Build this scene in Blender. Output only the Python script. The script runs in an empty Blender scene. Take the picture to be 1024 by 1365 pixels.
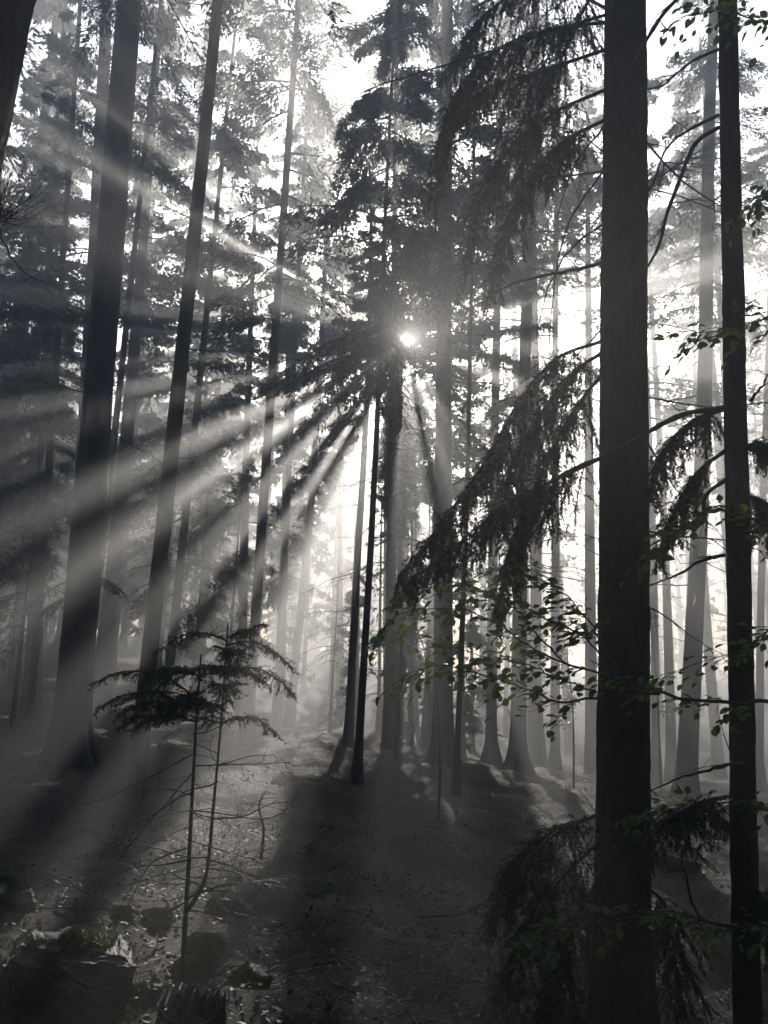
import bpy, math, random
import numpy as np
from mathutils import Vector, Matrix

rng = np.random.default_rng(11)
random.seed(11)
SC = bpy.context.scene
COL = SC.collection

# ------------------------------------------------------------------ camera
F = 1100.0                       # focal length in photograph pixels (1024 x 1365)
PITCH = math.radians(8.5)
CAM = np.array([0.0, 0.0, 1.6])
cam_d = bpy.data.cameras.new('camera')
cam_d.sensor_fit = 'VERTICAL'
cam_d.sensor_height = 36.0
cam_d.lens = 36.0 * F / 1365.0
cam_d.clip_start = 0.05
cam_d.clip_end = 2000
cam = bpy.data.objects.new('camera', cam_d)
cam.location = CAM
cam.rotation_euler = (math.pi / 2 + PITCH, 0, 0)
COL.objects.link(cam)
SC.camera = cam

# ------------------------------------------------------------------ sky and sun
SUN_EL = math.radians(20.2)
SUN_AZ = math.radians(1.5)       # to the right of +Y
S = np.array([math.sin(SUN_AZ) * math.cos(SUN_EL), math.cos(SUN_AZ) * math.cos(SUN_EL), math.sin(SUN_EL)])
w = bpy.data.worlds.new('World')
SC.world = w
w.use_nodes = True
nt = w.node_tree
sky = nt.nodes.new('ShaderNodeTexSky')
sky.sky_type = 'NISHITA'
sky.sun_disc = False
sky.sun_elevation = SUN_EL
sky.sun_rotation = SUN_AZ
sky.dust_density = 0.6
bg = nt.nodes['Background']
bg.inputs['Strength'].default_value = 0.05
nt.links.new(sky.outputs[0], bg.inputs['Color'])
sl = bpy.data.lights.new('sun', 'SUN')
sl.energy = 5.0
sl.angle = math.radians(0.4)
sl.color = (1.0, 0.93, 0.84)
so = bpy.data.objects.new('sun', sl)
so.rotation_euler = Vector(-S).to_track_quat('-Z', 'Y').to_euler()
so.location = (0, 0, 60)
COL.objects.link(so)

SC.view_settings.view_transform = 'Standard'
SC.view_settings.look = 'None'
SC.view_settings.gamma = 1
SC.view_settings.use_curve_mapping = False
SC.view_settings.exposure = 2.55
SC.render.engine = 'CYCLES'
cy = SC.cycles
cy.use_denoising = True
try:
    cy.denoiser = 'OPENIMAGEDENOISE'
except Exception:
    pass
cy.max_bounces = 5
cy.diffuse_bounces = 0
cy.glossy_bounces = 1
cy.transmission_bounces = 2
cy.volume_bounces = 0
cy.transparent_max_bounces = 8
cy.use_adaptive_sampling = False
cy.caustics_reflective = False
cy.caustics_refractive = False
HAZE = 0.026
HAZE_G = 0.6

# ------------------------------------------------------------------ helpers
def nrm(a):
    a = np.asarray(a, float)
    return a / np.maximum(np.linalg.norm(a, axis=-1, keepdims=True), 1e-9)

_cp, _sp = math.cos(PITCH), math.sin(PITCH)
def ray(px, py):
    a, b = (px - 512.0) / F, (682.5 - py) / F
    return np.array([a, _cp - b * _sp, _sp + b * _cp])
def at(px, py, Y):
    """world point seen at a photograph pixel, at distance Y along the ground"""
    r = ray(px, py)
    return CAM + r * (Y / r[1])

def ground(x, y):
    x = np.asarray(x, float); y = np.asarray(y, float)
    xs = 9 * np.tanh(x / 9)
    g = -0.045 * np.clip(y, -30, 18) - 0.12 * xs
    d = np.clip(y - 17 + 0.25 * np.abs(x + 1), 0, 16)
    g = g - 0.10 * d * (1 / (1 + np.exp(-(x + 5) / 2.5)))
    g = g + 0.05 * np.clip(-x - 8, 0, 40) * np.clip((y - 8) / 20, 0, 1)
    # the hollow in front of the two near trunks
    g = g - 0.45 * np.exp(-((x - 1.9) / 1.3) ** 2 - ((y - 4.8) / 2.2) ** 2)
    amp = np.clip(np.hypot(x, y) / 5, 0.15, 1)
    g = g + amp * (0.10 * np.sin(0.9 * x + 0.5 * y + 1.3) * np.cos(0.7 * y - 0.35 * x)
                   + 0.05 * np.sin(2.1 * x - 1.3 * y + 0.4) + 0.03 * np.sin(3.7 * y + 2.9 * x)
                   + 0.03 * np.sin(7.1 * x + 1.2 + 1.5 * np.sin(2.3 * y)) * np.sin(6.3 * y + 0.3 + 1.1 * np.sin(3.1 * x))
                   + 0.014 * np.sin(15.7 * x + 2 * np.sin(5 * y)) * np.sin(13.3 * y + 1.7 * np.sin(6 * x)))
    return g
def on_ground(px, py):
    """where the line of sight through a pixel meets the ground"""
    r = ray(px, py)
    t = 1.0
    for _ in range(400):
        p = CAM + r * t
        if p[2] <= float(ground(p[0], p[1])):
            break
        t += 0.05
    return p

# sunlight frame: coordinates across the sun's direction, camera at the origin
UR = nrm(np.cross(S, [0, 0, 1]))
VR = np.cross(UR, S)
def uv(p):
    q = np.asarray(p) - CAM
    return q @ UR, q @ VR

class MB:
    def __init__(self):
        self.v = []; self.f = {3: [], 4: []}; self.m = {3: [], 4: []}; self.n = 0
    def add(self, v, f, m=0):
        v = np.asarray(v, float).reshape(-1, 3); f = np.asarray(f, int)
        if len(f) == 0: return
        k = f.shape[1]
        self.v.append(v); self.f[k].append(f + self.n); self.m[k].append(np.full(len(f), m)); self.n += len(v)
    def mesh(self, name, mats, smooth=False):
        me = bpy.data.meshes.new(name)
        v = np.concatenate(self.v) if self.v else np.zeros((0, 3))
        me.vertices.add(len(v)); me.vertices.foreach_set('co', v.ravel())
        loops, starts, mi, p = [], [], [], 0
        for k in (3, 4):
            if self.f[k]:
                f = np.concatenate(self.f[k]); loops.append(f.ravel())
                starts.append(p + np.arange(len(f)) * k); p += f.size
                mi.append(np.concatenate(self.m[k]))
        loops = np.concatenate(loops); starts = np.concatenate(starts); mi = np.concatenate(mi)
        me.loops.add(len(loops)); me.loops.foreach_set('vertex_index', loops.astype(np.int32))
        me.polygons.add(len(starts)); me.polygons.foreach_set('loop_start', starts.astype(np.int32))
        me.polygons.foreach_set('material_index', mi.astype(np.int32))
        me.polygons.foreach_set('use_smooth', np.full(len(starts), bool(smooth)))
        for m in (mats if isinstance(mats, (list, tuple)) else [mats]): me.materials.append(m)
        me.update(calc_edges=True)
        return me
    def build(self, name, mats, parent=None, smooth=False, kind=None):
        return obj(name, self.mesh(name, mats, smooth), parent, kind=kind)

def obj(name, me, parent=None, kind=None):
    o = bpy.data.objects.new(name, me); COL.objects.link(o)
    if parent is not None: o.parent = parent
    if kind: o['kind'] = kind
    return o
def tag(o, label, cat, group=None):
    o['label'] = label; o['category'] = cat
    if group: o['group'] = group
    return o
def thing(name, loc, label, cat, group=None):
    o = bpy.data.objects.new(name, None); o.empty_display_size = 0.2
    o.location = loc; COL.objects.link(o)
    return tag(o, label, cat, group)

def tubes(P, R, sides=5):
    """P (n,k,3) centre lines, R (n,k) radii -> verts, quads"""
    P = np.asarray(P, float); R = np.asarray(R, float)
    if P.ndim == 2: P = P[None]; R = R[None]
    n, k, _ = P.shape
    T = nrm(np.gradient(P, axis=1))
    mt = nrm(T.mean(1))
    ref = np.where(np.abs(mt[:, 2:3]) > 0.8, np.array([[1.0, 0.13, 0]]), np.array([[0, 0.09, 1.0]]))
    A = nrm(np.cross(T, ref[:, None, :])); B = np.cross(T, A)
    th = np.arange(sides) * 2 * math.pi / sides
    V = P[:, :, None, :] + R[:, :, None, None] * (np.cos(th)[None, None, :, None] * A[:, :, None, :] + np.sin(th)[None, None, :, None] * B[:, :, None, :])
    i = np.arange(k - 1)[:, None]; j = np.arange(sides)[None, :]
    q = np.stack([i * sides + j, i * sides + (j + 1) % sides, (i + 1) * sides + (j + 1) % sides, (i + 1) * sides + j], -1).reshape(-1, 4)
    f = (q[None] + (np.arange(n) * k * sides)[:, None, None]).reshape(-1, 4)
    return V.reshape(-1, 3), f

def smooth_line(pts, k):
    """Catmull-Rom through pts, k samples"""
    p = np.asarray(pts, float)
    p = np.vstack([2 * p[0] - p[1], p, 2 * p[-1] - p[-2]])
    n = len(p) - 3
    u = np.linspace(0, n - 1e-6, k); i = u.astype(int); t = (u - i)[:, None]
    a, b, c, d = p[i], p[i + 1], p[i + 2], p[i + 3]
    return 0.5 * (2 * b + (c - a) * t + (2 * a - 5 * b + 4 * c - d) * t ** 2 + (3 * b - a - 3 * c + d) * t ** 3)

def diamonds(p, d, wv):
    n = len(p)
    V = np.stack([p, p + 0.42 * d + wv, p + d, p + 0.42 * d - wv], 1).reshape(-1, 3)
    return V, np.arange(n * 4).reshape(-1, 4)

def needles(p0, p1, density, ln, wd, spread=0.85):
    """thin single needles all round the twig segments p0-p1"""
    p0 = np.asarray(p0); p1 = np.asarray(p1)
    L = np.linalg.norm(p1 - p0, axis=1)
    n = np.maximum(1, (L * density).astype(int))
    idx = np.repeat(np.arange(len(p0)), n)
    t = rng.random(len(idx))[:, None]
    ax = nrm(p1 - p0)[idx]
    base = p0[idx] * (1 - t) + p1[idx] * t
    r = rng.normal(size=(len(idx), 3))
    r = nrm(r - ax * (r * ax).sum(1, keepdims=True))
    d = nrm(ax * 0.75 + r * spread) * (ln * rng.uniform(0.7, 1.15, (len(idx), 1)))
    s = nrm(np.cross(d, rng.normal(size=d.shape))) * wd * 0.5
    V = np.stack([base - s, base + s, base + d], 1).reshape(-1, 3)
    return V, np.arange(len(idx) * 3).reshape(-1, 3)

# ------------------------------------------------------------------ materials
def mat(name, build):
    m = bpy.data.materials.new(name); m.use_nodes = True
    n = m.node_tree; b = n.nodes['Principled BSDF']
    build(n, b)
    return m
def ramp(n, fac, stops):
    r = n.nodes.new('ShaderNodeValToRGB')
    e = r.color_ramp.elements
    while len(e) < len(stops): e.new(0.5)
    for k, (p, c) in enumerate(stops): e[k].position = p; e[k].color = (*c, 1)
    n.links.new(fac, r.inputs[0]); return r.outputs[0]
def noise(n, scale, detail=4, rough=0.6, stretch=None, coord='Object'):
    t = n.nodes.new('ShaderNodeTexCoord'); x = n.nodes.new('ShaderNodeTexNoise')
    x.inputs['Scale'].default_value = scale; x.inputs['Detail'].default_value = detail; x.inputs['Roughness'].default_value = rough
    if stretch:
        mp = n.nodes.new('ShaderNodeMapping'); mp.inputs['Scale'].default_value = stretch
        n.links.new(t.outputs[coord], mp.inputs[0]); n.links.new(mp.outputs[0], x.inputs['Vector'])
    else: n.links.new(t.outputs[coord], x.inputs['Vector'])
    return x.outputs['Fac']
def bump(n, b, h, strength, dist):
    u = n.nodes.new('ShaderNodeBump'); u.inputs['Strength'].default_value = strength; u.inputs['Distance'].default_value = dist
    n.links.new(h, u.inputs['Height']); n.links.new(u.outputs[0], b.inputs['Normal'])

def m_bark(n, b):
    f = noise(n, 9, 6, 0.65, (2.2, 2.2, 0.7))
    n.links.new(ramp(n, f, [(0.3, (0.020, 0.017, 0.014)), (0.55, (0.048, 0.040, 0.033)), (0.75, (0.085, 0.075, 0.063))]), b.inputs['Base Color'])
    b.inputs['Roughness'].default_value = 0.85
    bump(n, b, noise(n, 40, 5, 0.7, (1.5, 1.5, 0.6)), 0.8, 0.02)
M_BARK = mat('bark', m_bark)
def m_dead(n, b):
    f = noise(n, 20, 3)
    n.links.new(ramp(n, f, [(0.3, (0.035, 0.03, 0.026)), (0.7, (0.085, 0.075, 0.065))]), b.inputs['Base Color'])
    b.inputs['Roughness'].default_value = 0.6
M_DEAD = mat('dead_wood', m_dead)
def leafy(c0, c1, c2, trans, rough):
    def f(n, b):
        oi = n.nodes.new('ShaderNodeObjectInfo')
        nz = noise(n, 2.5, 3)
        mx = n.nodes.new('ShaderNodeMath'); mx.operation = 'MULTIPLY_ADD'; mx.inputs[1].default_value = 0.35
        n.links.new(oi.outputs['Random'], mx.inputs[0]); n.links.new(nz, mx.inputs[2])
        c = ramp(n, mx.outputs[0], [(0.35, c0), (0.65, c1), (0.95, c2)])
        n.links.new(c, b.inputs['Base Color'])
        b.inputs['Roughness'].default_value = rough
        tr = n.nodes.new('ShaderNodeBsdfTranslucent'); n.links.new(c, tr.inputs[0])
        ms = n.nodes.new('ShaderNodeMixShader'); ms.inputs[0].default_value = trans
        n.links.new(b.outputs[0], ms.inputs[1]); n.links.new(tr.outputs[0], ms.inputs[2])
        n.links.new(ms.outputs[0], n.nodes['Material Output'].inputs['Surface'])
    return f
M_NEEDLE = mat('spruce_needles', leafy((0.022, 0.034, 0.020), (0.034, 0.050, 0.026), (0.06, 0.085, 0.034), 0.35, 0.55))
M_LEAF = mat('beech_leaf', leafy((0.07, 0.12, 0.018), (0.11, 0.18, 0.026), (0.18, 0.25, 0.035), 0.6, 0.4))
M_MOSS = mat('moss', leafy((0.040, 0.058, 0.012), (0.07, 0.10, 0.016), (0.12, 0.16, 0.026), 0.3, 0.8))
M_LITTER = mat('leaf_litter', leafy((0.035, 0.022, 0.015), (0.06, 0.038, 0.025), (0.10, 0.062, 0.04), 0.1, 0.6))
def m_ground(n, b):
    f = noise(n, 0.8, 8, 0.65, coord='Object')
    g = noise(n, 14, 5, 0.7)
    mx = n.nodes.new('ShaderNodeMath'); mx.operation = 'MULTIPLY_ADD'; mx.inputs[1].default_value = 0.5
    n.links.new(g, mx.inputs[0]); n.links.new(f, mx.inputs[2])
    n.links.new(ramp(n, mx.outputs[0], [(0.5, (0.024, 0.034, 0.012)), (0.68, (0.034, 0.030, 0.018)), (0.8, (0.05, 0.035, 0.024)), (0.95, (0.08, 0.056, 0.04))]), b.inputs['Base Color'])
    b.inputs['Roughness'].default_value = 0.8
    bump(n, b, noise(n, 30, 8, 0.75), 1.0, 0.06)
M_GROUND = mat('forest_floor', m_ground)
def m_rock(n, b):
    f = noise(n, 5, 8, 0.7)
    n.links.new(ramp(n, f, [(0.35, (0.018, 0.018, 0.017)), (0.6, (0.04, 0.04, 0.038)), (0.75, (0.085, 0.085, 0.08))]), b.inputs['Base Color'])
    b.inputs['Roughness'].default_value = 0.55
    bump(n, b, noise(n, 22, 8, 0.7), 0.8, 0.03)
M_ROCK = mat('rock', m_rock)

# ------------------------------------------------------------------ ground
def axis(lo, hi, fine_lo, fine_hi, fine, coarse):
    return np.unique(np.concatenate([np.arange(lo, fine_lo, coarse), np.arange(fine_lo, fine_hi, fine), np.arange(fine_hi, hi + 0.1, coarse)]))
gx = axis(-110, 110, -11, 11, 0.14, 2.2); gy = axis(-60, 115, 1.5, 23, 0.14, 2.2)
GX, GY = np.meshgrid(gx, gy)
GZ = ground(GX, GY)
near = np.clip(1 - np.abs(GX) / 12, 0, 1) * ((GY > 1.5) & (GY < 24))
GZ = GZ + near * rng.normal(0, 0.016, GZ.shape)
nx, ny = len(gx), len(gy)
i = np.arange(ny - 1)[:, None]; j = np.arange(nx - 1)[None]
gf = np.stack([i * nx + j, i * nx + j + 1, (i + 1) * nx + j + 1, (i + 1) * nx + j], -1).reshape(-1, 4)
mb = MB(); mb.add(np.stack([GX, GY, GZ], -1), gf)
mb.build('ground', M_GROUND, smooth=True, kind='structure')

# ------------------------------------------------------------------ where the canopy is open to the sun (u, v across the sun's direction)
GAPS = [  # u1 v1 u2 v2 radius openness
    (-2.05, -5.5, -1.05, -2.8, 0.46, 1.0),
    (-1.05, -2.8, -0.55, -1.45, 0.22, 1.0),
    (-1.7, -1.15, -4.6, -3.1, 0.125, 1.0),
    (-1.8, -0.84, -4.5, -2.1, 0.075, 1.0),
    (-2.0, -0.44, -5.0, -1.1, 0.05, 1.0),
    (-2.0, -2.2, -3.2, -3.6, 0.12, 1.0),
    (-2.2, 1.26, -4.8, 2.75, 0.06, 1.0),
    (-2.2, 1.76, -4.4, 3.4, 0.035, 1.0),
    (-0.12, -2.0, -0.30, -5.4, 0.07, 1.0),
    (0.35, -1.1, 0.75, -1.95, 0.11, 1.0),
    (-1.2, -3.0, -1.65, -3.0, 0.13, 1.0),
    (0.04, 0.03, 0.04, 0.04, 0.10, 1.0),
    (-0.16, -0.12, -0.20, -0.15, 0.02, 1.0),
    (-1.6, -1.6, -3.5, -3.5, 0.065, 1.0),
    (-1.4, -2.1, -2.9, -4.35, 0.09, 1.0),
    (1.5, -5.0, 2.5, -7.6, 0.25, 1.0),
    (0.55, -5.3, 0.9, -7.6, 0.18, 1.0),
    (2.7, -5.2, 3.6, -7.0, 0.3, 1.0),
    (0.55, -0.95, 0.6, -1.1, 0.12, 1.0),
    (4.2, -0.2, 6.5, -0.6, 0.35, 1.0),
    (2.6, 0.5, 6.5, 1.4, 0.25, 1.0),
    (2.4, -0.15, 6.5, -0.5, 0.20, 1.0),
    (4.5, -1.6, 7.0, -2.6, 0.45, 1.0),
    (3.6, -4.4, 4.8, -5.8, 0.4, 1.0),
    (-5.2, -4.2, -6.0, -4.9, 0.35, 0.9),
    (-6.2, 3.2, -7.5, 3.9, 0.15, 0.9),
    (-1.2, 4.2, -1.4, 5.2, 0.2, 0.9),
]
def openness(p, far=True):
    u, v = uv(p)
    o = np.zeros(len(u))
    for u1, v1, u2, v2, r, s in GAPS:
        du, dv = u2 - u1, v2 - v1
        t = np.clip(((u - u1) * du + (v - v1) * dv) / (du * du + dv * dv + 1e-9), 0, 1)
        d = np.hypot(u - u1 - t * du, v - v1 - t * dv)
        o = np.maximum(o, s * (d < r))
    ns = 0.5 + 0.5 * np.sin(1.7 * u + 0.6 * np.sin(1.1 * v)) * np.sin(1.3 * v + 0.9 * np.sin(0.8 * u) + 0.6)
    n2 = 0.5 + 0.5 * np.sin(2.9 * u + 1.3 * np.sin(2.3 * v + 0.5)) * np.sin(2.6 * v + 1.1 * np.sin(2.1 * u) + 0.9)
    if far: o = np.maximum(o, np.where((u > 3.6 + 0.4 * np.sin(v)) & (v < 1.8 + 0.6 * np.sin(2 * u)), np.where(ns * 0.6 + n2 * 0.4 > 0.36, 0.99, 0.35), 0))
    lm = np.exp(-((u + 4.3) / 1.7) ** 2 - ((v + 2.9) / 1.7) ** 2)
    o = np.maximum(o, np.where((lm > 0.3) & (n2 > 0.85) & (v > -3.6), 0.98, 0))
    o = np.maximum(o, np.where((v < -6.4 + 0.3 * np.sin(3 * u) + 0.5 * (u > 1.8)) & (u > -2.8) & (u < 6) & (n2 > 0.30), 0.98, 0))
    o = np.maximum(o, np.where((v < -4.5) & (u > -9) & (u < -3.9) & (n2 > 0.5), 0.97, 0))
    rho = np.hypot(u, v); an = np.arctan2(u, -v)
    fan = np.sin(8 * an + 1.2) + 0.7 * np.sin(15 * an + 0.4) + 0.35 * np.sin(5 * rho + 6 * an)
    o = np.maximum(o, np.where((rho < 2.5) & (rho > 0.8) & (an > -0.32) & (an < 0.16) & (fan > 0.65), 0.97, 0))
    return o

COVER = np.zeros((80, 120))
def spruce_crown(base, top, h0, radius, nb, nl, leaf, carve=True, droop=0.5, rise=0.1, topshape=0.8, sprays=1.0, wood=True, hang=1.0, tri=False):
    """crown mesh (relative to base): limbs with bark + drooping needle twigs"""
    H = np.linalg.norm(top - base); ax = (top - base) / H
    h = h0 + (H * 0.985 - h0) * np.sort(rng.random(nb)) ** 0.95
    rel = (h - h0) / (H - h0)
    L = radius * ((1 - rel) ** topshape * 0.92 + 0.08) * np.clip(0.35 + 5 * rel, 0, 1) * rng.uniform(0.55, 1.12, nb)
    az = rng.random(nb) * 2 * math.pi
    dr = np.stack([np.cos(az), np.sin(az), np.zeros(nb)], 1)
    sd = np.stack([-np.sin(az), np.cos(az), np.zeros(nb)], 1)
    rs = rise + 0.5 * (rel - 0.3) + rng.normal(0, 0.1, nb); dp = droop * rng.uniform(0.7, 1.3, nb)
    o = ax * h[:, None]
    def pos(ii, t):
        return o[ii] + dr[ii] * (L[ii] * t)[:, None] + np.array([0, 0, 1.0]) * (L[ii] * (rs[ii] * t - dp[ii] * t ** 2 + 0.25 * dp[ii] * t ** 4))[:, None]
    mb = MB()
    n = nb * nl
    ii = np.repeat(np.arange(nb), nl)
    t = 0.12 + 0.88 * rng.random(n) ** 0.75
    s = rng.normal(0, 1, n) * 0.17 * sprays * L[ii] * (1.15 - 0.8 * t)
    p = pos(ii, t) + sd[ii] * s[:, None]
    p[:, 2] -= np.abs(rng.normal(0, 0.10, n)) * hang * (0.4 + 0.3 * L[ii]) + 0.18 * np.abs(s)
    d = nrm(dr[ii] * 0.55 + sd[ii] * (np.sign(s) * rng.uniform(0.1, 0.8, n))[:, None] + np.array([0, 0, -1.0]) * (rng.uniform(0.0, 1.1, n) * hang)[:, None] + rng.normal(0, 0.25, (n, 3)))
    ln = leaf[0] * rng.uniform(0.6, 1.3, n)
    wv = nrm(np.cross(d, rng.normal(size=(n, 3)))) * (leaf[1] * 0.5 * rng.uniform(0.7, 1.2, n))[:, None]
    d = d * ln[:, None]
    if carve:
        far = base[1] > 20
        k = rng.random(n) >= np.maximum(np.maximum(openness(base + p + d * 0.5, far), openness(base + p, far)), openness(base + p + d, far))
        p, d, wv = p[k], d[k], wv[k]
    u, v = uv(base + p)
    np.add.at(COVER, (np.clip(((v + 10) * 4).astype(int), 0, 79), np.clip(((u + 15) * 4).astype(int), 0, 119)), leaf[0] * leaf[1] * 0.5 * 0.6 * 16)
    if tri:
        mb.add(np.stack([p + wv * 1.25, p - wv * 1.25, p + d], 1), np.arange(3 * len(p)).reshape(-1, 3), 0)
    else:
        mb.add(*diamonds(p, d, wv), 0)
    if wood:
        tt = np.linspace(0, 0.95, 5)
        P = np.stack([pos(np.arange(nb), np.full(nb, x)) for x in tt], 1)
        R = (0.006 + 0.010 * L)[:, None] * np.array([1, 0.8, 0.6, 0.4, 0.2])[None]
        mb.add(*tubes(P, R, 3), 1)
    return mb

# ------------------------------------------------------------------ trunks
def trunk_mesh(base, line, r0, r1, sides, rings, flare=0.5, fl_h=0.35, lobes=6, relief=0.012, sink=0.35, extra=None):
    """line: points from base to top (relative to base)."""
    P = smooth_line(line, rings)
    z = np.linspace(0, 1, rings)
    P = np.vstack([P[0] + np.array([0, 0, -sink]), P]); 
    seg = np.r_[0, np.cumsum(np.linalg.norm(np.diff(P, axis=0), axis=1))] - sink
    tot = seg[-1]
    r = r0 + (r1 - r0) * np.clip(seg / tot, 0, 1)
    th = np.arange(sides) * 2 * math.pi / sides
    ph = rng.random() * 6.28
    lob = 0.35 + 0.9 * np.abs(np.cos(lobes * 0.5 * th + ph)) ** 2.2 + 0.3 * np.cos(2 * th + 1.7 * ph) + rng.normal(0, 0.06, sides)
    fl = flare * r0 * np.exp(-np.clip(seg, -0.2, None) / fl_h)
    nz = rng.normal(0, 1, (rings + 1, sides))
    nz = (nz + np.roll(nz, 1, 0) + np.roll(nz, -1, 0)) / 1.7
    n2 = rng.normal(0, 1, (rings + 1, sides))
    for _ in range(3): n2 = (n2 + np.roll(n2, 1, 1) + np.roll(n2, 1, 0) + np.roll(n2, 2, 0) + np.roll(n2, 3, 0)) / 2.3
    nz = nz + 0.3 * n2
    lg = np.sin(2 * th[None] + seg[:, None] * 0.9 + ph) + np.sin(3 * th[None] - seg[:, None] * 1.7)
    R = r[:, None] * (1 + relief * nz * 1.0 + 0.018 * lg) + fl[:, None] * lob[None]
    V = P[:, None, :] + np.stack([np.cos(th)[None] * R, np.sin(th)[None] * R, np.zeros_like(R)], -1)
    k = rings + 1
    i = np.arange(k - 1)[:, None]; j = np.arange(sides)[None]
    f = np.stack([i * sides + j, i * sides + (j + 1) % sides, (i + 1) * sides + (j + 1) % sides, (i + 1) * sides + j], -1).reshape(-1, 4)
    mb = MB(); mb.add(V, f)
    return mb

# ------------------------------------------------------------------ dead branch prototypes (unit length along +X)
def dead_branch_mesh(name, twigs, bend, sides=4):
    mb = MB()
    k = 8
    x = np.linspace(0, 1, k)
    a = rng.uniform(-0.1, 0.1); c = rng.uniform(-0.15, 0.15)
    P = np.stack([x, a * x ** 2 + 0.02 * np.sin(7 * x + a * 30), bend * x ** 2 + 0.02 * np.sin(9 * x + c * 40)], 1)
    mb.add(*tubes(P, 0.0095 * (1 - 0.85 * x), sides))
    for q in range(twigs):
        t = rng.uniform(0.12, 0.92); b = P[min(k - 1, int(t * (k - 1)))] * (1 - (t * (k - 1)) % 1) + P[min(k - 1, int(t * (k - 1)) + 1)] * ((t * (k - 1)) % 1)
        L = rng.uniform(0.10, 0.38) * (1.1 - 0.6 * t)
        d = nrm(np.array([rng.uniform(0.4, 1.0), rng.choice([-1, 1]) * rng.uniform(0.4, 1.0), rng.normal(-0.15, 0.35)]))
        y = np.linspace(0, 1, 5)[:, None]
        Q = b + d * L * y + np.array([0, 0, rng.normal(-0.06, 0.06)]) * y ** 2 + rng.normal(0, 0.008, (5, 3)) * y
        mb.add(*tubes(Q, 0.0042 * (1 - 0.8 * y[:, 0]), 3))
        for e in range(rng.integers(0, 4)):
            bb = Q[rng.integers(1, 5)]
            dd = nrm(d + rng.normal(0, 0.7, 3)) * rng.uniform(0.05, 0.14)
            mb.add(*tubes(np.stack([bb, bb + dd * 0.5 + rng.normal(0, 0.005, 3), bb + dd]), np.array([0.0026, 0.002, 0.001]), 3))
    return mb.mesh(name, M_DEAD, True)
DEAD = [dead_branch_mesh('dead_branch', rng.integers(4, 11), rng.uniform(-0.35, 0.12)) for _ in range(9)]
STUB = [dead_branch_mesh('dead_stub', 1, rng.uniform(-0.3, 0.3)) for _ in range(3)]
def put_branch(parent, loc, az, tilt, length, protos=DEAD, thick=1.0, name='branch'):
    o = obj(name, protos[rng.integers(len(protos))], parent)
    o.location = loc
    o.rotation_euler = (rng.uniform(-0.5, 0.5), -tilt, az)
    o.scale = (length, length, length) if thick == 1.0 else (length, length * thick, length * thick)
    return o

def px_tree(name, pb, Y, pt, wpx, label, H=22, group=None, taper=0.55, sides=20, rings=40, flare=0.6, fl_h=0.35, mids=(), dead=12, dead_h=(1.5, 9), dead_L=(0.5, 1.4), crown=None, base_z=None, dead_az=None, relief=0.012):
    """tree from a pixel low on its trunk, its distance, a pixel high on its trunk and its width in pixels"""
    a = at(pb[0], pb[1], Y); b = at(pt[0], pt[1], Y)
    ax = (b - a) / (b - a)[2]
    gz = float(ground(a[0], Y)); x0 = a + ax * (gz - a[2])
    gz = float(ground(x0[0], x0[1])); base = a + ax * (gz - a[2])
    line = [np.zeros(3)]
    for m in mids:
        q = at(m[0], m[1], Y + (m[2] if len(m) > 2 else 0)); line.append(q - base)
    if len(mids) == 0:
        kk = 0.04 * min(1.0, Y / 14) ** 2
        line += [ax * H * 0.33 + rng.normal(0, kk, 3) * [1, 1, 0], ax * H * 0.66 + rng.normal(0, kk, 3) * [1, 1, 0]]
    line.append(ax * H)
    d = np.linalg.norm(np.linalg.norm(a - CAM)); r0 = 0.5 * wpx / F * (ray(*pb)[1] and Y / ray(*pb)[1])
    root = thing(name, base, label, 'tree', group)
    trunk_mesh(base, line, r0, r0 * (1 - taper), sides, rings, flare, fl_h, relief=relief).build('trunk', M_BARK, root, smooth=True)
    top = base + ax * H
    for q in range(int(dead * 1.5)):
        h = rng.uniform(*dead_h); p = ax * h
        az = rng.uniform(0, 6.28) if dead_az is None else rng.choice(dead_az) + rng.normal(0, 0.35)
        L = rng.uniform(*dead_L)
        put_branch(root, p, az, rng.uniform(-0.45, 0.25), L)
    if crown:
        spruce_crown(base, top, **crown).build('crown', [M_NEEDLE, M_BARK], root)
    return root, base, ax, r0

MID = dict(nb=50, nl=320, leaf=(0.11, 0.030), tri=True)
# thick trunk at the left
px_tree('spruce_tree', (102, 890), 11, (172, 0), 46, 'thick spruce trunk with broad flared foot, crossed by slanting sunbeams', H=23, sides=40, rings=120, flare=0.95, fl_h=0.32, dead=5, dead_h=(4, 11), crown=dict(h0=11, radius=2.8, **MID))
px_tree('spruce_tree', (167, 440), 16.5, (213, 15), 10, 'thin spruce pole just behind the thick flared trunk', H=19, dead=22, dead_h=(4, 13), dead_L=(0.6, 1.6), crown=dict(h0=11.5, radius=1.6, **MID))
px_tree('spruce_tree', (108, 640), 18, (126, 300), 26, 'grey spruce trunk half hidden behind the thick flared trunk', H=22, dead=8, crown=dict(h0=9, radius=2.4, **MID))
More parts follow.
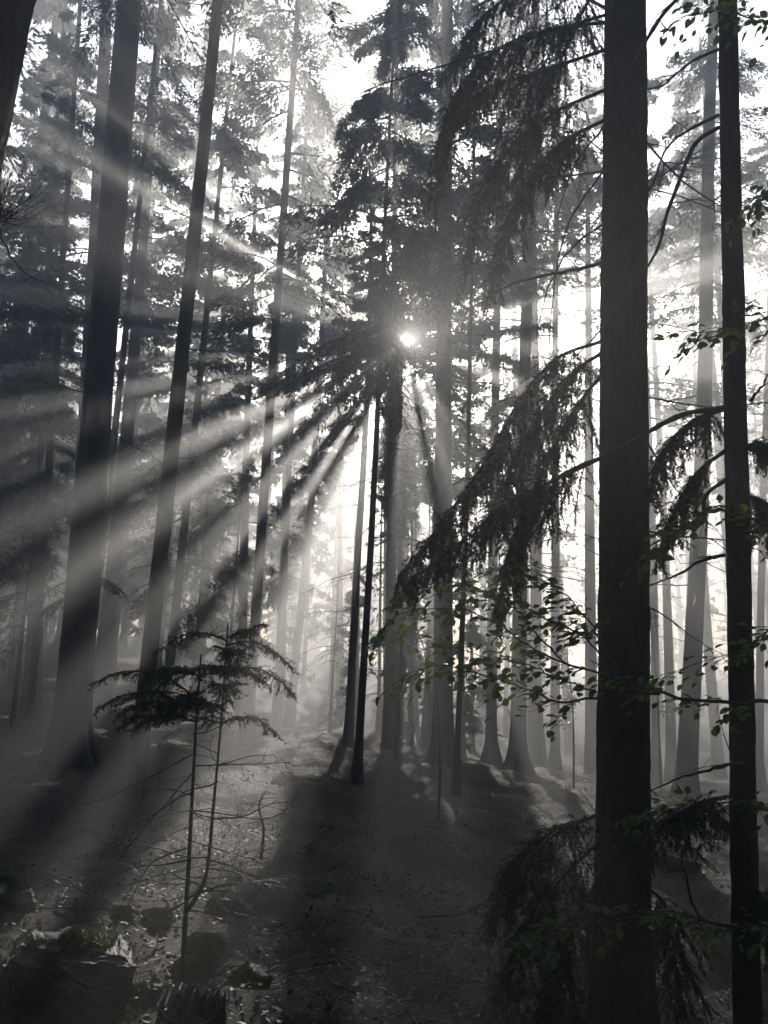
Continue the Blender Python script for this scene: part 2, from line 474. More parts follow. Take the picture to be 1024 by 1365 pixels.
# slim dark leaning trunk behind the sapling
px_tree('spruce_tree', (194, 920), 9, (289, 0), 23, 'slim dark leaning spruce with short dead snags, rising behind the forked sapling', H=20, sides=28, rings=160, taper=0.6, flare=0.4, dead=26, dead_h=(2.2, 10), dead_L=(0.25, 0.9), crown=dict(h0=9.5, radius=2.2, **MID))
px_tree('spruce_tree', (35, 960), 19, (72, 300), 12, 'thin pole, the outermost of the poles beside the thick flared trunk', H=18, dead=20, dead_h=(3, 11), crown=dict(h0=6, radius=1.7, **MID))
px_tree('spruce_tree', (42, 940), 17, (97, 150), 12, 'thin pole with bare twigs nearest the thick flared trunk on its shaded side', H=18, dead=20, dead_h=(3, 11), crown=dict(h0=8, radius=1.7, **MID))
px_tree('spruce_tree', (60, 700), 22, (80, 220), 9, 'faint narrow pole between the two thin poles by the flared trunk', H=18, dead=10, dead_h=(3, 11), crown=dict(h0=5, radius=1.8, **MID))
# centre
px_tree('spruce_tree', (345, 765), 15.5, (391, 110), 14, 'straight grey spruce whose foot dissolves in the bright beam', H=21, dead=20, dead_h=(4, 12), dead_L=(0.5, 1.5), crown=dict(h0=8.0, radius=3.0, nb=60, nl=380, leaf=(0.12, 0.035), tri=True))
px_tree('spruce_tree', (384, 680), 24, (396, 440), 10, 'pale spruce trunk behind the straight grey spruce, seen beside it', H=21, dead=10, crown=dict(h0=9, radius=2.2, **MID))
px_tree('spruce_tree', (478, 1000), 12.5, (507, 440), 11, 'slender dark spruce with drooping dense crown in front of the sun', H=14.5, taper=0.8, dead=16, dead_h=(2.5, 6), dead_L=(0.4, 1.2), crown=dict(h0=5.5, radius=2.1, nb=74, nl=600, leaf=(0.10, 0.026), tri=True, droop=0.8, hang=1.5, sprays=0.85, topshape=0.6))
px_tree('spruce_tree', (466, 950), 19, (483, 560), 12, 'grey trunk close behind the slender dark spruce', H=13, dead=12, crown=dict(h0=7, radius=1.5, **MID))
px_tree('spruce_tree', (591, 960), 16, (597, 260), 27, 'stout grey spruce with flared root foot beside a thin dark pole', H=23, sides=32, rings=90, flare=0.8, fl_h=0.3, dead=26, dead_h=(3.5, 9.5), dead_L=(0.8, 2.2), crown=dict(h0=9.0, radius=3.3, nb=62, nl=400, leaf=(0.12, 0.035), tri=True))
px_tree('spruce_tree', (609, 1000), 13, (626, 380), 8, 'thin dark pole beside the stout grey spruce', H=13, dead=18, dead_h=(2.5, 8), dead_L=(0.4, 1.3), crown=dict(h0=8, radius=1.2, nb=30, nl=300, leaf=(0.11, 0.032), tri=True))
px_tree('spruce_tree', (692, 950), 18, (706, 360), 21, 'pale grey spruce standing on a bulging root mound', H=22, sides=32, rings=90, flare=1.0, fl_h=0.33, dead=20, dead_h=(4, 10), dead_L=(0.8, 2.2), crown=dict(h0=10, radius=2.6, **MID))
px_tree('spruce_tree', (655, 1000), 22, (660, 480), 15, 'hazy trunk between the stout spruce and the root mound spruce', H=22, dead=12, flare=1.0, crown=dict(h0=9, radius=2.4, **MID))
px_tree('spruce_tree', (916, 1000), 17, (944, 260), 26, 'pale misty spruce trunk seen between the two near black trunks', H=22, dead=18, dead_h=(4, 10), dead_L=(0.8, 2.0), crown=dict(h0=10, radius=2.6, **MID))
px_tree('spruce_tree', (1013, 1000), 22, (1020, 700), 11, 'narrow misty trunk just past the thin black trunk', H=20, dead=8, crown=dict(h0=8, radius=2.0, **MID))
px_tree('spruce_tree', (740, 1000), 24, (742, 640), 13, 'misty trunk between the root mound spruce and the big black trunk', H=21, dead=10, crown=dict(h0=9, radius=2.2, **MID))

# ------------------------------------------------------------------ background forest
spots = []
tries = 0
while len(spots) < 175 and tries < 9000:
    tries += 1
    y = 22 + 83 * rng.random() ** 1.25; x = rng.uniform(-0.55 * y - 4, 0.55 * y + 4)
    if any((x - a) ** 2 + (y - b) ** 2 < 2.4 ** 2 for a, b in spots): continue
    u = x * math.cos(SUN_AZ) - y * math.sin(SUN_AZ)
    if y < 85 and (abs(u + 1.6) < 0.75 or abs(u) < 0.3): continue
    spots.append((x, y))
spots += [(-5.2, 20), (-7.6, 22.5), (-4.3, 25.5), (-9.6, 19.5), (-11, 25), (-6.4, 29), (-3.9, 31), (1.6, 22), (4.4, 24), (7.0, 22), (10, 23)]
tries = 0
while len(spots) < 232 and tries < 4000:      # the last rows of trees close the horizon
    tries += 1
    y = rng.uniform(82, 106); x = rng.uniform(-0.6 * y, 0.6 * y)
    if any((x - a) ** 2 + (y - b) ** 2 < 2.0 ** 2 for a, b in spots): continue
    spots.append((x, y))
ZONES = [(-60, 'outside the thin poles'), (100, 'behind the thin poles and the flared trunk'), (215, 'between the flared trunk and the leaning dark spruce'), (365, 'between the leaning dark spruce and the straight grey spruce'),
         (490, 'between the straight grey spruce and the slender dark spruce'), (595, 'between the slender dark spruce and the stout grey spruce'), (695, 'between the stout grey spruce and the root mound spruce'),
         (830, 'between the root mound spruce and the big black trunk'), (970, 'in the pale mist between the two black trunks'), (9999, 'beyond the thin black trunk')]
for x, y in sorted(spots, key=lambda q: q[1]):
    gz = float(ground(x, y)); base = np.array([x, y, gz])
    s = x / y
    H = min(rng.uniform(19.5, 23.3), 23.9 - gz)
    if s < -0.12: h0 = rng.uniform(1.5, 6)
    elif s < 0.1: h0 = rng.uniform(6.5, 10)
    else: h0 = rng.uniform(7, 10)
    if y > 42: h0 = min(h0, rng.uniform(3, 8))
    if y > 62: h0 = rng.uniform(0.4, 2.5)
    lean = np.array([0.02 * H + rng.normal(0, 0.02) * H - 0.05 * s * H, rng.normal(0, 0.02) * H, H])
    r0 = rng.uniform(0.11, 0.24)
    px = 512 + F * x / y
    far = 'dim' if y < 34 else 'faint' if y < 55 else 'ghostly'
    lab = far + (' stout' if r0 > 0.19 else ' slender' if r0 < 0.15 else '') + ' spruce ' + next(z for lim, z in ZONES if px < lim)
    root = thing('spruce_tree', base, lab, 'tree', 'hazy spruces deep in the forest')
    trunk_mesh(base, [np.zeros(3), lean * 0.4 + rng.normal(0, 0.1, 3) * [1, 1, 0], lean], r0, r0 * 0.25, 12, 14, 0.45, 0.3).build('trunk', M_BARK, root, smooth=True)
    if y < 34:
        for q in range(7):
            h = rng.uniform(2, max(3, h0 + 1)); put_branch(root, lean * (h / H), rng.uniform(0, 6.28), rng.uniform(-0.4, 0.2), rng.uniform(0.6, 1.8))
    if y < 26: nl, big = 250, 0.15
    elif y < 36: nl, big = 180, 0.21
    elif y < 60: nl, big = 92, 0.43
    else: nl, big = 44, 0.62
    spruce_crown(base, base + lean, h0, rng.uniform(2.2, 3.2), 54, nl, (big, big * 0.42), sprays=1.2, tri=True).build('crown', [M_NEEDLE, M_BARK], root)
# lower trees added to shade the middle of the clearing
for x, y, H, rad in [(0.9, 29, 9.0, 2.0), (-0.2, 33, 9.5, 1.9), (2.4, 26, 8.0, 2.0), (1.8, 34, 10.5, 2.2), (-0.9, 27, 5.0, 1.6), (3.2, 31, 8.5, 2.0)]:
    base = np.array([x, y, float(ground(x, y))]); root = thing('young_spruce', base, 'bushy half grown spruce added for shade in the mist straight below the sun', 'tree', 'half grown spruces added for shade below the sun')
    lean = np.array([0.1, 0, H])
    trunk_mesh(base, [np.zeros(3), lean * 0.5, lean], 0.09, 0.02, 10, 12, 0.5, 0.3).build('trunk', M_BARK, root, smooth=True)
    spruce_crown(base, base + lean, 0.5, rad, 60, 190, (0.22, 0.08), tri=True).build('crown', [M_NEEDLE, M_BARK], root)
for x, y, H, h0, rad in [(0.7, 40, 20, 6, 1.7), (0.72, 34.5, 13, 3, 1.4), (0.95, 47, 21, 8, 1.8), (1.6, 44, 20.5, 7, 1.7), (0.4, 29.5, 9, 2.0, 1.2), (0.2, 51, 21.5, 10, 1.8), (1.45, 38, 21.5, 10, 1.9), (1.25, 55, 22.5, 13, 2.0)]:  # trees added to plug sun leaks in the canopy and darken the centre
    base = np.array([x, y, float(ground(x, y))]); root = thing('spruce_tree', base, 'narrow half grown spruce added to block stray sunlight, in a file straight below the sun', 'tree', 'narrow light-blocking spruces below the sun')
    lean = np.array([0.0, 0, H])
    trunk_mesh(base, [np.zeros(3), lean * 0.5, lean], 0.10, 0.02, 10, 12, 0.5, 0.3).build('trunk', M_BARK, root, smooth=True)
    spruce_crown(base, base + lean, h0, rad, 60, 240, (0.24, 0.09), tri=True, topshape=0.45).build('crown', [M_NEEDLE, M_BARK], root)
for x, y, H, h0, rad in [(-1.75, 33, 20.5, 10.5, 1.9), (-1.5, 43, 22.5, 13.5, 2.0), (0.07, 39, 21.5, 12.5, 1.9)]:  # crowns added to close a column of stray sun left of the sun
    base = np.array([x, y, float(ground(x, y))]); root = thing('spruce_tree', base, 'full crowned misty spruce added to stop leaking sunlight, between the straight grey spruce and the sun', 'tree', 'full crowned spruces added as sun blockers beside the sun')
    lean = np.array([0.0, 0, H])
    trunk_mesh(base, [np.zeros(3), lean * 0.5, lean], 0.13, 0.03, 12, 14, 0.4, 0.3).build('trunk', M_BARK, root, smooth=True)
    spruce_crown(base, base + lean, h0, rad, 60, 250, (0.22, 0.075), tri=True, topshape=0.4).build('crown', [M_NEEDLE, M_BARK], root)
BACK = []
while len(BACK) < 30:
    x, y = rng.uniform(-24, 24), rng.uniform(-24, 9)
    if math.hypot(x, y) < 4.5 or abs(x) < 0.62 * y + 4.5 and y > 0: continue
    if any((x - a) ** 2 + (y - b) ** 2 < 9 for a, b in BACK): continue
    BACK.append((x, y))
# trees beside and behind the viewer, added to block skylight over the foreground
for x, y in [(-7, 2), (-12, 6), (-5.5, -4), (-1, -5.5), (4, -5), (8, -1), (7.5, 5), (9.5, 10), (-12, 12), (12, 15), (-2.5, -11), (6, -11), (-10, -9), (13, -7), (-14, 1), (14, 3), (-16, 18), (15, 21), (-8, 15.5), (9.5, 14.5)] + BACK:
    base = np.array([x, y, float(ground(x, y))]); H = rng.uniform(18, 22)
    root = thing('spruce_tree', base, 'tall spruce added to the surrounding stand to block skylight, beside and behind the viewpoint', 'tree', 'spruces round the viewer')
    lean = np.array([rng.normal(0, 0.3), rng.normal(0, 0.3), H])
    trunk_mesh(base, [np.zeros(3), lean * 0.5, lean], 0.2, 0.05, 12, 12, 0.7, 0.4).build('trunk', M_BARK, root, smooth=True)
    spruce_crown(base, base + lean, rng.uniform(5, 7), 3.4, 46, *((75, (0.62, 0.26)) if y < 9 else (200, (0.17, 0.055))), sprays=1.3, tri=True).build('crown', [M_NEEDLE, M_BARK], root)

# ------------------------------------------------------------------ near boughs
def bough(root, origin, pts, r0=0.012, twig=0.35, n=34, hang=0.9, dens=350, ln=0.021, wd=0.0056, tert=6, needle=True, spread=0.6, start=0.12, k=20, green=None):
    """a spruce branch (part) with its needles (sub-part); pts in world space"""
    A = smooth_line(pts, k) - origin
    mb = MB(); s0, s1 = [], []
    mb.add(*tubes(A, r0 * (1 - 0.88 * np.linspace(0, 1, k)) + 0.0008, 6))
    T = nrm(np.gradient(A, axis=0))
    n = int(n * 1.45)
    for q in range(n):
        t = start + (1 - start) * (q + rng.random()) / n
        f = t * (k - 1); i0 = min(int(f), k - 2); b = A[i0] * (1 - f + i0) + A[i0 + 1] * (f - i0)
        tn = T[i0]; sd = nrm(np.cross(tn, [0, 0, 1.0])) * (1 if q % 2 else -1)
        L = twig * rng.uniform(0.45, 1.1) * (1.05 - 0.65 * t)
        d = nrm(tn * rng.uniform(0.3, 0.9) + sd * spread * rng.uniform(0.4, 1.3) + np.array([0, 0, -1.0]) * hang * rng.uniform(0.1, 0.8))
        y = np.linspace(0, 1, 6)[:, None]
        Q = b + d * L * y + np.array([0, 0, -1.0]) * (hang * 0.45 * L) * y ** 2 + np.cumsum(rng.normal(0, 0.006, (6, 3)), 0) * y
        mb.add(*tubes(Q, 0.0022 * (1 - 0.7 * y[:, 0]), 3))
        s0.append(Q[:-1]); s1.append(Q[1:])
        for e in range(tert):
            m = rng.integers(0, 5); bb = Q[m]
            dd = nrm((Q[m + 1] - Q[m]) / L * 2 + rng.normal(0, 0.55, 3) + np.array([0, 0, -0.35 * hang])) * L * rng.uniform(0.2, 0.5) * (1.2 - m / 6)
            mid = bb + dd * 0.5; end = bb + dd + np.array([0, 0, -0.15 * L * hang])
            mb.add(*tubes(np.stack([bb, mid, end]), np.array([0.0015, 0.0012, 0.0008]), 3))
            s0 += [bb[None], mid[None]]; s1 += [mid[None], end[None]]
    br = mb.build('branch', M_DEAD, root, smooth=True)
    if needle:
        s0.append(A[k // 2:-1]); s1.append(A[k // 2 + 1:])
        nb = MB(); nb.add(*needles(np.concatenate(s0), np.concatenate(s1), dens, ln, wd))
        nb.build('needles', M_NEEDLE, br, kind='stuff')
    return br
def pxs(*q):
    return [at(*p) for p in q]
def limb(root, origin, pts, r0, r1=0.003, k=24, twigs=6, tl=0.3, name='branch'):
    """bare crooked limb with a few side twigs"""
    A = smooth_line(pts, k) - origin
    A[1:-1] += np.cumsum(rng.normal(0, 0.0035, (k - 2, 3)), 0) * np.sin(np.linspace(0, math.pi, k - 2))[:, None]
    mb = MB(); rr = np.linspace(r0, r1, k) * (1 + 0.12 * rng.normal(size=k))
    mb.add(*tubes(A, rr, 7))
    for q in range(twigs):
        i0 = rng.integers(3, k - 1); d = nrm(A[i0] - A[i0 - 1])
        d = nrm(d * 0.8 + rng.normal(0, 0.6, 3)); L = tl * rng.uniform(0.3, 1)
        y = np.linspace(0, 1, 5)[:, None]
        Q = A[i0] + d * L * y + np.array([0, 0, -0.12 * L]) * y ** 2 + rng.normal(0, 0.012, (5, 3)) * y
        mb.add(*tubes(Q, max(0.0018, rr[i0] * 0.4) * (1 - 0.75 * y[:, 0]), 4))
        for e in range(3):
            bb = Q[rng.integers(1, 5)]; dd = nrm(d + rng.normal(0, 0.7, 3)) * L * rng.uniform(0.15, 0.5)
            mb.add(*tubes(np.stack([bb, bb + dd * 0.5 + rng.normal(0, 0.008, 3), bb + dd]), np.array([0.0016, 0.0012, 0.0007]), 3))
    return mb.build(name, M_DEAD, root, smooth=True)

# ------------------------------------------------------------------ the big black trunk
big, bb0, bax, _ = px_tree('spruce_tree', (830, 1365), 5.0, (833, 0), 74, 'big near black spruce trunk with drooping needle boughs', H=20, taper=0.45, relief=0.022, sides=84, rings=300, flare=0.35, fl_h=0.25, dead=0, crown=dict(h0=9, radius=2.6, nb=40, nl=120, leaf=(0.2, 0.07)))
B = bb0
for pts, kw in [
    ([(808, 30, 5.0), (740, 38, 4.9), (670, 62, 4.8), (610, 120, 4.75), (585, 190, 4.7)], dict(twig=0.55, n=46)),
    ([(808, 66, 5.0), (712, 98, 5.1), (650, 118, 5.2), (600, 170, 5.25), (575, 260, 5.3)], dict(twig=0.5, n=44)),
    ([(806, 120, 5.0), (740, 150, 5.3), (680, 200, 5.5), (640, 270, 5.6), (615, 370, 5.6)], dict(twig=0.55, n=48)),
    ([(806, 10, 5.0), (750, -15, 5.4), (690, -10, 5.7), (640, 30, 5.9), (600, 90, 6.0)], dict(twig=0.6, n=44)),
    ([(806, 160, 5.0), (750, 190, 4.8), (705, 240, 4.7), (670, 310, 4.65), (655, 390, 4.6)], dict(twig=0.45, n=40)),
    ([(806, -40, 5.0), (770, 30, 5.5), (730, 120, 5.8), (700, 210, 5.9), (690, 300, 6.0)], dict(twig=0.5, n=40)),
    ([(803, 455, 5.0), (742, 478, 4.8), (690, 540, 4.7), (640, 625, 4.65), (590, 695, 4.6), (532, 768, 4.6)], dict(twig=0.42, n=64)),
    ([(803, 470, 5.0), (760, 500, 5.1), (715, 560, 5.2), (670, 640, 5.2), (640, 720, 5.2)], dict(twig=0.5, n=50)),
    ([(802, 500, 5.0), (770, 540, 4.9), (735, 600, 4.8), (705, 680, 4.8), (690, 770, 4.8)], dict(twig=0.4, n=46)),
    ([(800, 1085, 5.0), (750, 1105, 4.7), (700, 1150, 4.5), (655, 1225, 4.4)], dict(twig=0.4, n=34, hang=0.6)),
    ([(800, 1120, 5.0), (740, 1180, 4.7), (700, 1250, 4.5), (665, 1330, 4.4)], dict(twig=0.4, n=34, hang=0.6)),
    ([(805, 1150, 5.0), (770, 1230, 4.6), (745, 1300, 4.4), (730, 1380, 4.3)], dict(twig=0.4, n=30, hang=0.6)),
    ([(860, 1180, 5.0), (890, 1210, 4.7), (900, 1280, 4.5), (905, 1360, 4.4)], dict(twig=0.35, n=24, hang=0.8)),
    ([(860, 1120, 5.0), (900, 1080, 5.1), (940, 1075, 5.2), (975, 1100, 5.3)], dict(twig=0.35, n=26, hang=0.8)),
]:
    bough(big, B, pxs(*pts), **kw)
limb(big, B, pxs((803, 350, 5.0), (760, 362, 4.9), (700, 378, 4.85), (660, 389, 4.8)), 0.014, 0.004, twigs=4)
limb(big, B, pxs((807, 20, 5.0), (720, 45, 4.9), (620, 75, 4.8), (512, 110, 4.7), (455, 140, 4.65)), 0.011, 0.002, twigs=9, tl=0.35)
limb(big, B, pxs((803, 300, 5.0), (760, 330, 4.8), (730, 380, 4.7), (715, 450, 4.65)), 0.009, 0.002, twigs=7)
limb(big, B, pxs((803, 230, 5.0), (762, 290, 4.8), (740, 370, 4.7), (732, 460, 4.65)), 0.008, 0.002, twigs=6)
for q in range(16):
    put_branch(big, bax * rng.uniform(0.8, 6), rng.choice([0.0, math.pi]) + rng.normal(0, 0.5), rng.uniform(-0.3, 0.6), rng.uniform(0.2, 0.3), STUB, 2.4)
for q in range(10):
    h = rng.uniform(1.2, 5.5); put_branch(big, bax * h, rng.uniform(0, 6.28), rng.uniform(-0.3, 0.3), rng.uniform(0.25, 0.55))
for q in range(9):
    put_branch(big, bax * rng.uniform(2.5, 6.5), rng.choice([2.9, 3.4, 0.2, -0.3]) + rng.normal(0, 0.3), rng.uniform(-0.7, 0.0), rng.uniform(0.7, 1.3), thick=0.8)

# ------------------------------------------------------------------ the thin black trunk
thin, tb0, tax, _ = px_tree('spruce_tree', (997, 1365), 4.5, (970.5, 0), 35, 'thin black spruce trunk with long bare arching limbs and snag stubs', H=16, taper=0.5, relief=0.035, sides=48, rings=260, flare=0.3, fl_h=0.25, dead=0, crown=dict(h0=8.5, radius=2.0, nb=34, nl=110, leaf=(0.2, 0.07)))
B = tb0
for pts, r0, tw in [
    ([(958, 66, 4.5), (925, 80, 4.45), (890, 105, 4.4), (868, 118, 4.35), (820, 122, 4.3)], 0.010, 9),
    ([(958, 153, 4.5), (912, 178, 4.45), (885, 205, 4.4), (862, 258, 4.35), (815, 300, 4.3)], 0.011, 9),
    ([(958, 170, 4.5), (927, 192, 4.4), (903, 250, 4.35), (884, 300, 4.3), (879, 326, 4.3), (862, 362, 4.3), (822, 420, 4.3), (775, 470, 4.3), (730, 505, 4.3)], 0.015, 8),
    ([(964, 545, 4.5), (915, 552, 4.4), (870, 575, 4.35), (820, 603, 4.3), (760, 630, 4.3), (700, 662, 4.3), (640, 690, 4.3)], 0.018, 6),
    ([(966, 640, 4.5), (940, 662, 4.4), (934, 700, 4.4), (900, 712, 4.4), (862, 730, 4.4)], 0.012, 6),
    ([(966, 740, 4.5), (930, 748, 4.45), (895, 765, 4.4), (860, 783, 4.4)], 0.011, 6),
    ([(1000, 535, 4.5), (1015, 515, 4.45), (1040, 480, 4.4)], 0.010, 2),
    ([(1003, 1015, 4.5), (960, 1020, 4.35), (915, 1032, 4.3), (862, 1056, 4.25)], 0.012, 4),
    ([(983, 1240, 4.5), (936, 1222, 4.3), (917, 1180, 4.25), (908, 1144, 4.2), (915, 1120, 4.2)], 0.008, 5),
]:
    limb(thin, B, pxs(*pts), r0, 0.003, twigs=tw)
limb(thin, B, pxs((965, -60, 4.5), (905, -5, 4.3), (873, 28, 4.2), (835, 92, 4.15), (803, 160, 4.1), (767, 214, 4.1), (742, 292, 4.1)), 0.014, 0.003, twigs=9, tl=0.4)
for pts, kw in [
    ([(960, 548, 4.5), (925, 560, 4.35), (885, 600, 4.25), (866, 660, 4.2)], dict(twig=0.35, n=34)),
    ([(820, 603, 4.3), (740, 640, 4.28), (680, 668, 4.25), (610, 725, 4.2), (545, 775, 4.2)], dict(twig=0.38, n=50, r0=0.008)),
    ([(720, 655, 4.3), (690, 700, 4.3), (672, 760, 4.3), (668, 820, 4.3)], dict(twig=0.3, n=26, r0=0.006)),
    ([(968, 600, 4.5), (930, 630, 4.6), (900, 680, 4.7), (880, 740, 4.7)], dict(twig=0.35, n=30)),
    ([(990, 600, 4.5), (1015, 590, 4.4), (1045, 620, 4.3)], dict(twig=0.35, n=22)),
    ([(990, 660, 4.5), (1020, 670, 4.6), (1050, 710, 4.7)], dict(twig=0.4, n=24)),
    ([(970, 1062, 4.5), (925, 1072, 4.35), (875, 1105, 4.25), (830, 1165, 4.2)], dict(twig=0.32, n=30, hang=0.8)),
    ([(1000, 1180, 4.5), (1020, 1200, 4.4), (1040, 1260, 4.3)], dict(twig=0.3, n=20)),
]:
    bough(thin, B, pxs(*pts), **kw)
for q in range(14):
    h = rng.uniform(0.6, 5.6); put_branch(thin, tax * h, rng.choice([0.0, math.pi]) + rng.normal(0, 0.4), rng.uniform(-0.2, 0.7), rng.uniform(0.11, 0.2), STUB, 2.6)

# ------------------------------------------------------------------ the leaning trunk with the twig tuft
lean, lb0, lax, _ = px_tree('leaning_tree', (-52, 260), 3.6, (4, 0), 96, 'black leaning trunk with a bunch of fine upright shoots', H=12, taper=0.5, relief=0.03, sides=60, rings=200, flare=0.4, dead=0)
mb = MB(); o = at(-2, 292, 3.55) - lb0
for q in range(46):
    d = nrm(np.array([rng.uniform(-0.5, 1.0), rng.uniform(-0.5, 0.5), rng.uniform(-0.15, 1.2)])); L = rng.uniform(0.12, 0.30)
    y = np.linspace(0, 1, 5)[:, None]
    Q = o + rng.normal(0, 0.02, 3) + d * L * y + np.array([0, 0, 0.06]) * y ** 2 + rng.normal(0, 0.006, (5, 3)) * y
    mb.add(*tubes(Q, 0.0022 * (1 - 0.75 * y[:, 0]), 3))
    for e in range(2):
        bb = Q[rng.integers(1, 4)]; dd = nrm(d + rng.normal(0, 0.5, 3)) * L * 0.4
        mb.add(*tubes(np.stack([bb, bb + dd * 0.5, bb + dd]), np.array([0.0013, 0.001, 0.0006]), 3))
mb.build('shoot_tuft', M_DEAD, lean, smooth=True)
limb(lean, lb0, pxs((-40, 240, 3.6), (-6, 290, 3.55), (4, 325, 3.5), (30, 360, 3.45), (62, 378, 3.45)), 0.006, 0.002, twigs=2, tl=0.15)

# ------------------------------------------------------------------ low boughs on the thick flared trunk
trees = [o for o in COL.objects if o.name.startswith('spruce_tree')]
flared = bpy.data.objects['spruce_tree']
fb = np.array(flared.location)
for pts in ([(108, 775, 11), (90, 775, 10.3), (60, 790, 10), (35, 812, 9.8)], [(112, 770, 11), (135, 770, 10.4), (160, 785, 10.2)], [(106, 790, 11), (80, 800, 10.4), (62, 812, 10.2)]):
    bough(flared, fb, pxs(*pts), r0=0.012, twig=0.4, n=22, dens=150, ln=0.022, wd=0.006, tert=3, hang=0.6)

# ------------------------------------------------------------------ beech reaching in from beyond the thin black trunk
LEAF = []
for q in range(4):
    c = rng.uniform(0.03, 0.09); e = rng.uniform(-0.12, 0.02)
    v = [(0, 0, 0), (0.28, 0.27, c), (0.28, 0, 0), (0.28, -0.27, c), (0.62, 0.27, c + e * .5), (0.62, 0, e * .5), (0.62, -0.27, c + e * .5), (0.86, 0.11, c * .5 + e), (0.86, 0, e), (0.86, -0.11, c * .5 + e), (1, 0, e * 1.4)]
    f3 = [(0, 2, 1), (0, 3, 2), (8, 10, 7), (8, 9, 10)]; f4 = [(1, 2, 5, 4), (2, 3, 6, 5), (4, 5, 8, 7), (5, 6, 9, 8)]
    mb = MB(); mb.add(v, f3); mb.f[4].append(np.array(f4)); mb.m[4].append(np.zeros(4, int))
    LEAF.append(mb.mesh('leaf', M_LEAF))
LV = [np.array([v.co[:] for v in m.vertices]) for m in LEAF]
LF3 = np.array([(0, 2, 1), (0, 3, 2), (8, 10, 7), (8, 9, 10)]); LF4 = np.array([(1, 2, 5, 4), (2, 3, 6, 5), (4, 5, 8, 7), (5, 6, 9, 8)])
budget = [298]
def leaf_basis(d):
    d = nrm(d); upv = nrm(np.array([0, 0, 1.0]) + rng.normal(0, 0.38, 3))
    y = nrm(np.cross(upv, d)); z = np.cross(d, y)
    return np.stack([d, y, z], 1)
def beech_branch(root, origin, pts, r0, n, single, twig=0.17, size=0.058, k=26, start=0.2):
    A = smooth_line(pts, k) - origin
    A[1:-1] += rng.normal(0, 0.006, (k - 2, 3))
    mb = MB(); mb.add(*tubes(A, np.linspace(r0, 0.002, k), 6))
    leaves = []
    n = int(n * 1.6)
    for q in range(n):
        t = start + (1 - start) * (q + rng.random()) / n; f = t * (k - 1); i0 = min(int(f), k - 2)
        b = A[i0] * (1 - f + i0) + A[i0 + 1] * (f - i0); tn = nrm(A[i0 + 1] - A[i0])
        sd = nrm(np.cross(tn, [0, 0, 1.0])) * (1 if q % 2 else -1)
        d = nrm(tn * 0.7 + sd * rng.uniform(0.2, 0.9) + np.array([0, 0, rng.normal(-0.1, 0.35)]))
        L = twig * rng.uniform(0.4, 1.4); y = np.linspace(0, 1, 5)[:, None]
        Q = b + d * L * y + np.array([0, 0, -0.2 * L]) * y ** 2 + rng.normal(0, 0.004, (5, 3)) * y
        mb.add(*tubes(Q, 0.0018 * (1 - 0.6 * y[:, 0]), 3))
        sw = nrm(np.cross(d, [0, 0, 1.0]))
        for e in range(1, 5):
            leaves.append((Q[e], d * 0.7 + sw * (0.8 if (e + q) % 2 else -0.8) * (0.3 if e == 4 else 1) + np.array([0, 0, rng.normal(-0.25, 0.25)]), size * rng.uniform(0.65, 1.25)))
    br = mb.build('branch', M_DEAD, root, smooth=True)
    rest = MB()
    for p, d, s in leaves:
        R = leaf_basis(d); m = rng.integers(len(LEAF))
        if single and budget[0] > 0:
            budget[0] -= 1
            o = obj('leaf', LEAF[m], br); M = Matrix(R.tolist()).to_4x4(); M.translation = Vector(p)
            o.matrix_local = M @ Matrix.Scale(s, 4)
        else:
            V = (LV[m] * s) @ R.T + p
            rest.add(V, LF3); rest.f[4].append(LF4 + rest.n - 11); rest.m[4].append(np.zeros(4, int))
    if rest.n: rest.build('leaf_spray', M_LEAF, br, kind='stuff')
    return br
bz = at(1230, 960, 4.1); bz[2] = float(ground(bz[0], bz[1]))
beech = thing('beech_tree', bz, 'young beech with thin leafy branches reaching across the black trunks', 'tree')
trunk_mesh(bz, [np.zeros(3), np.array([0.03, 0.02, 2.5]), np.array([-0.05, 0.1, 6.5])], 0.05, 0.015, 16, 40, 0.5, 0.15).build('trunk', M_BARK, beech, smooth=True)
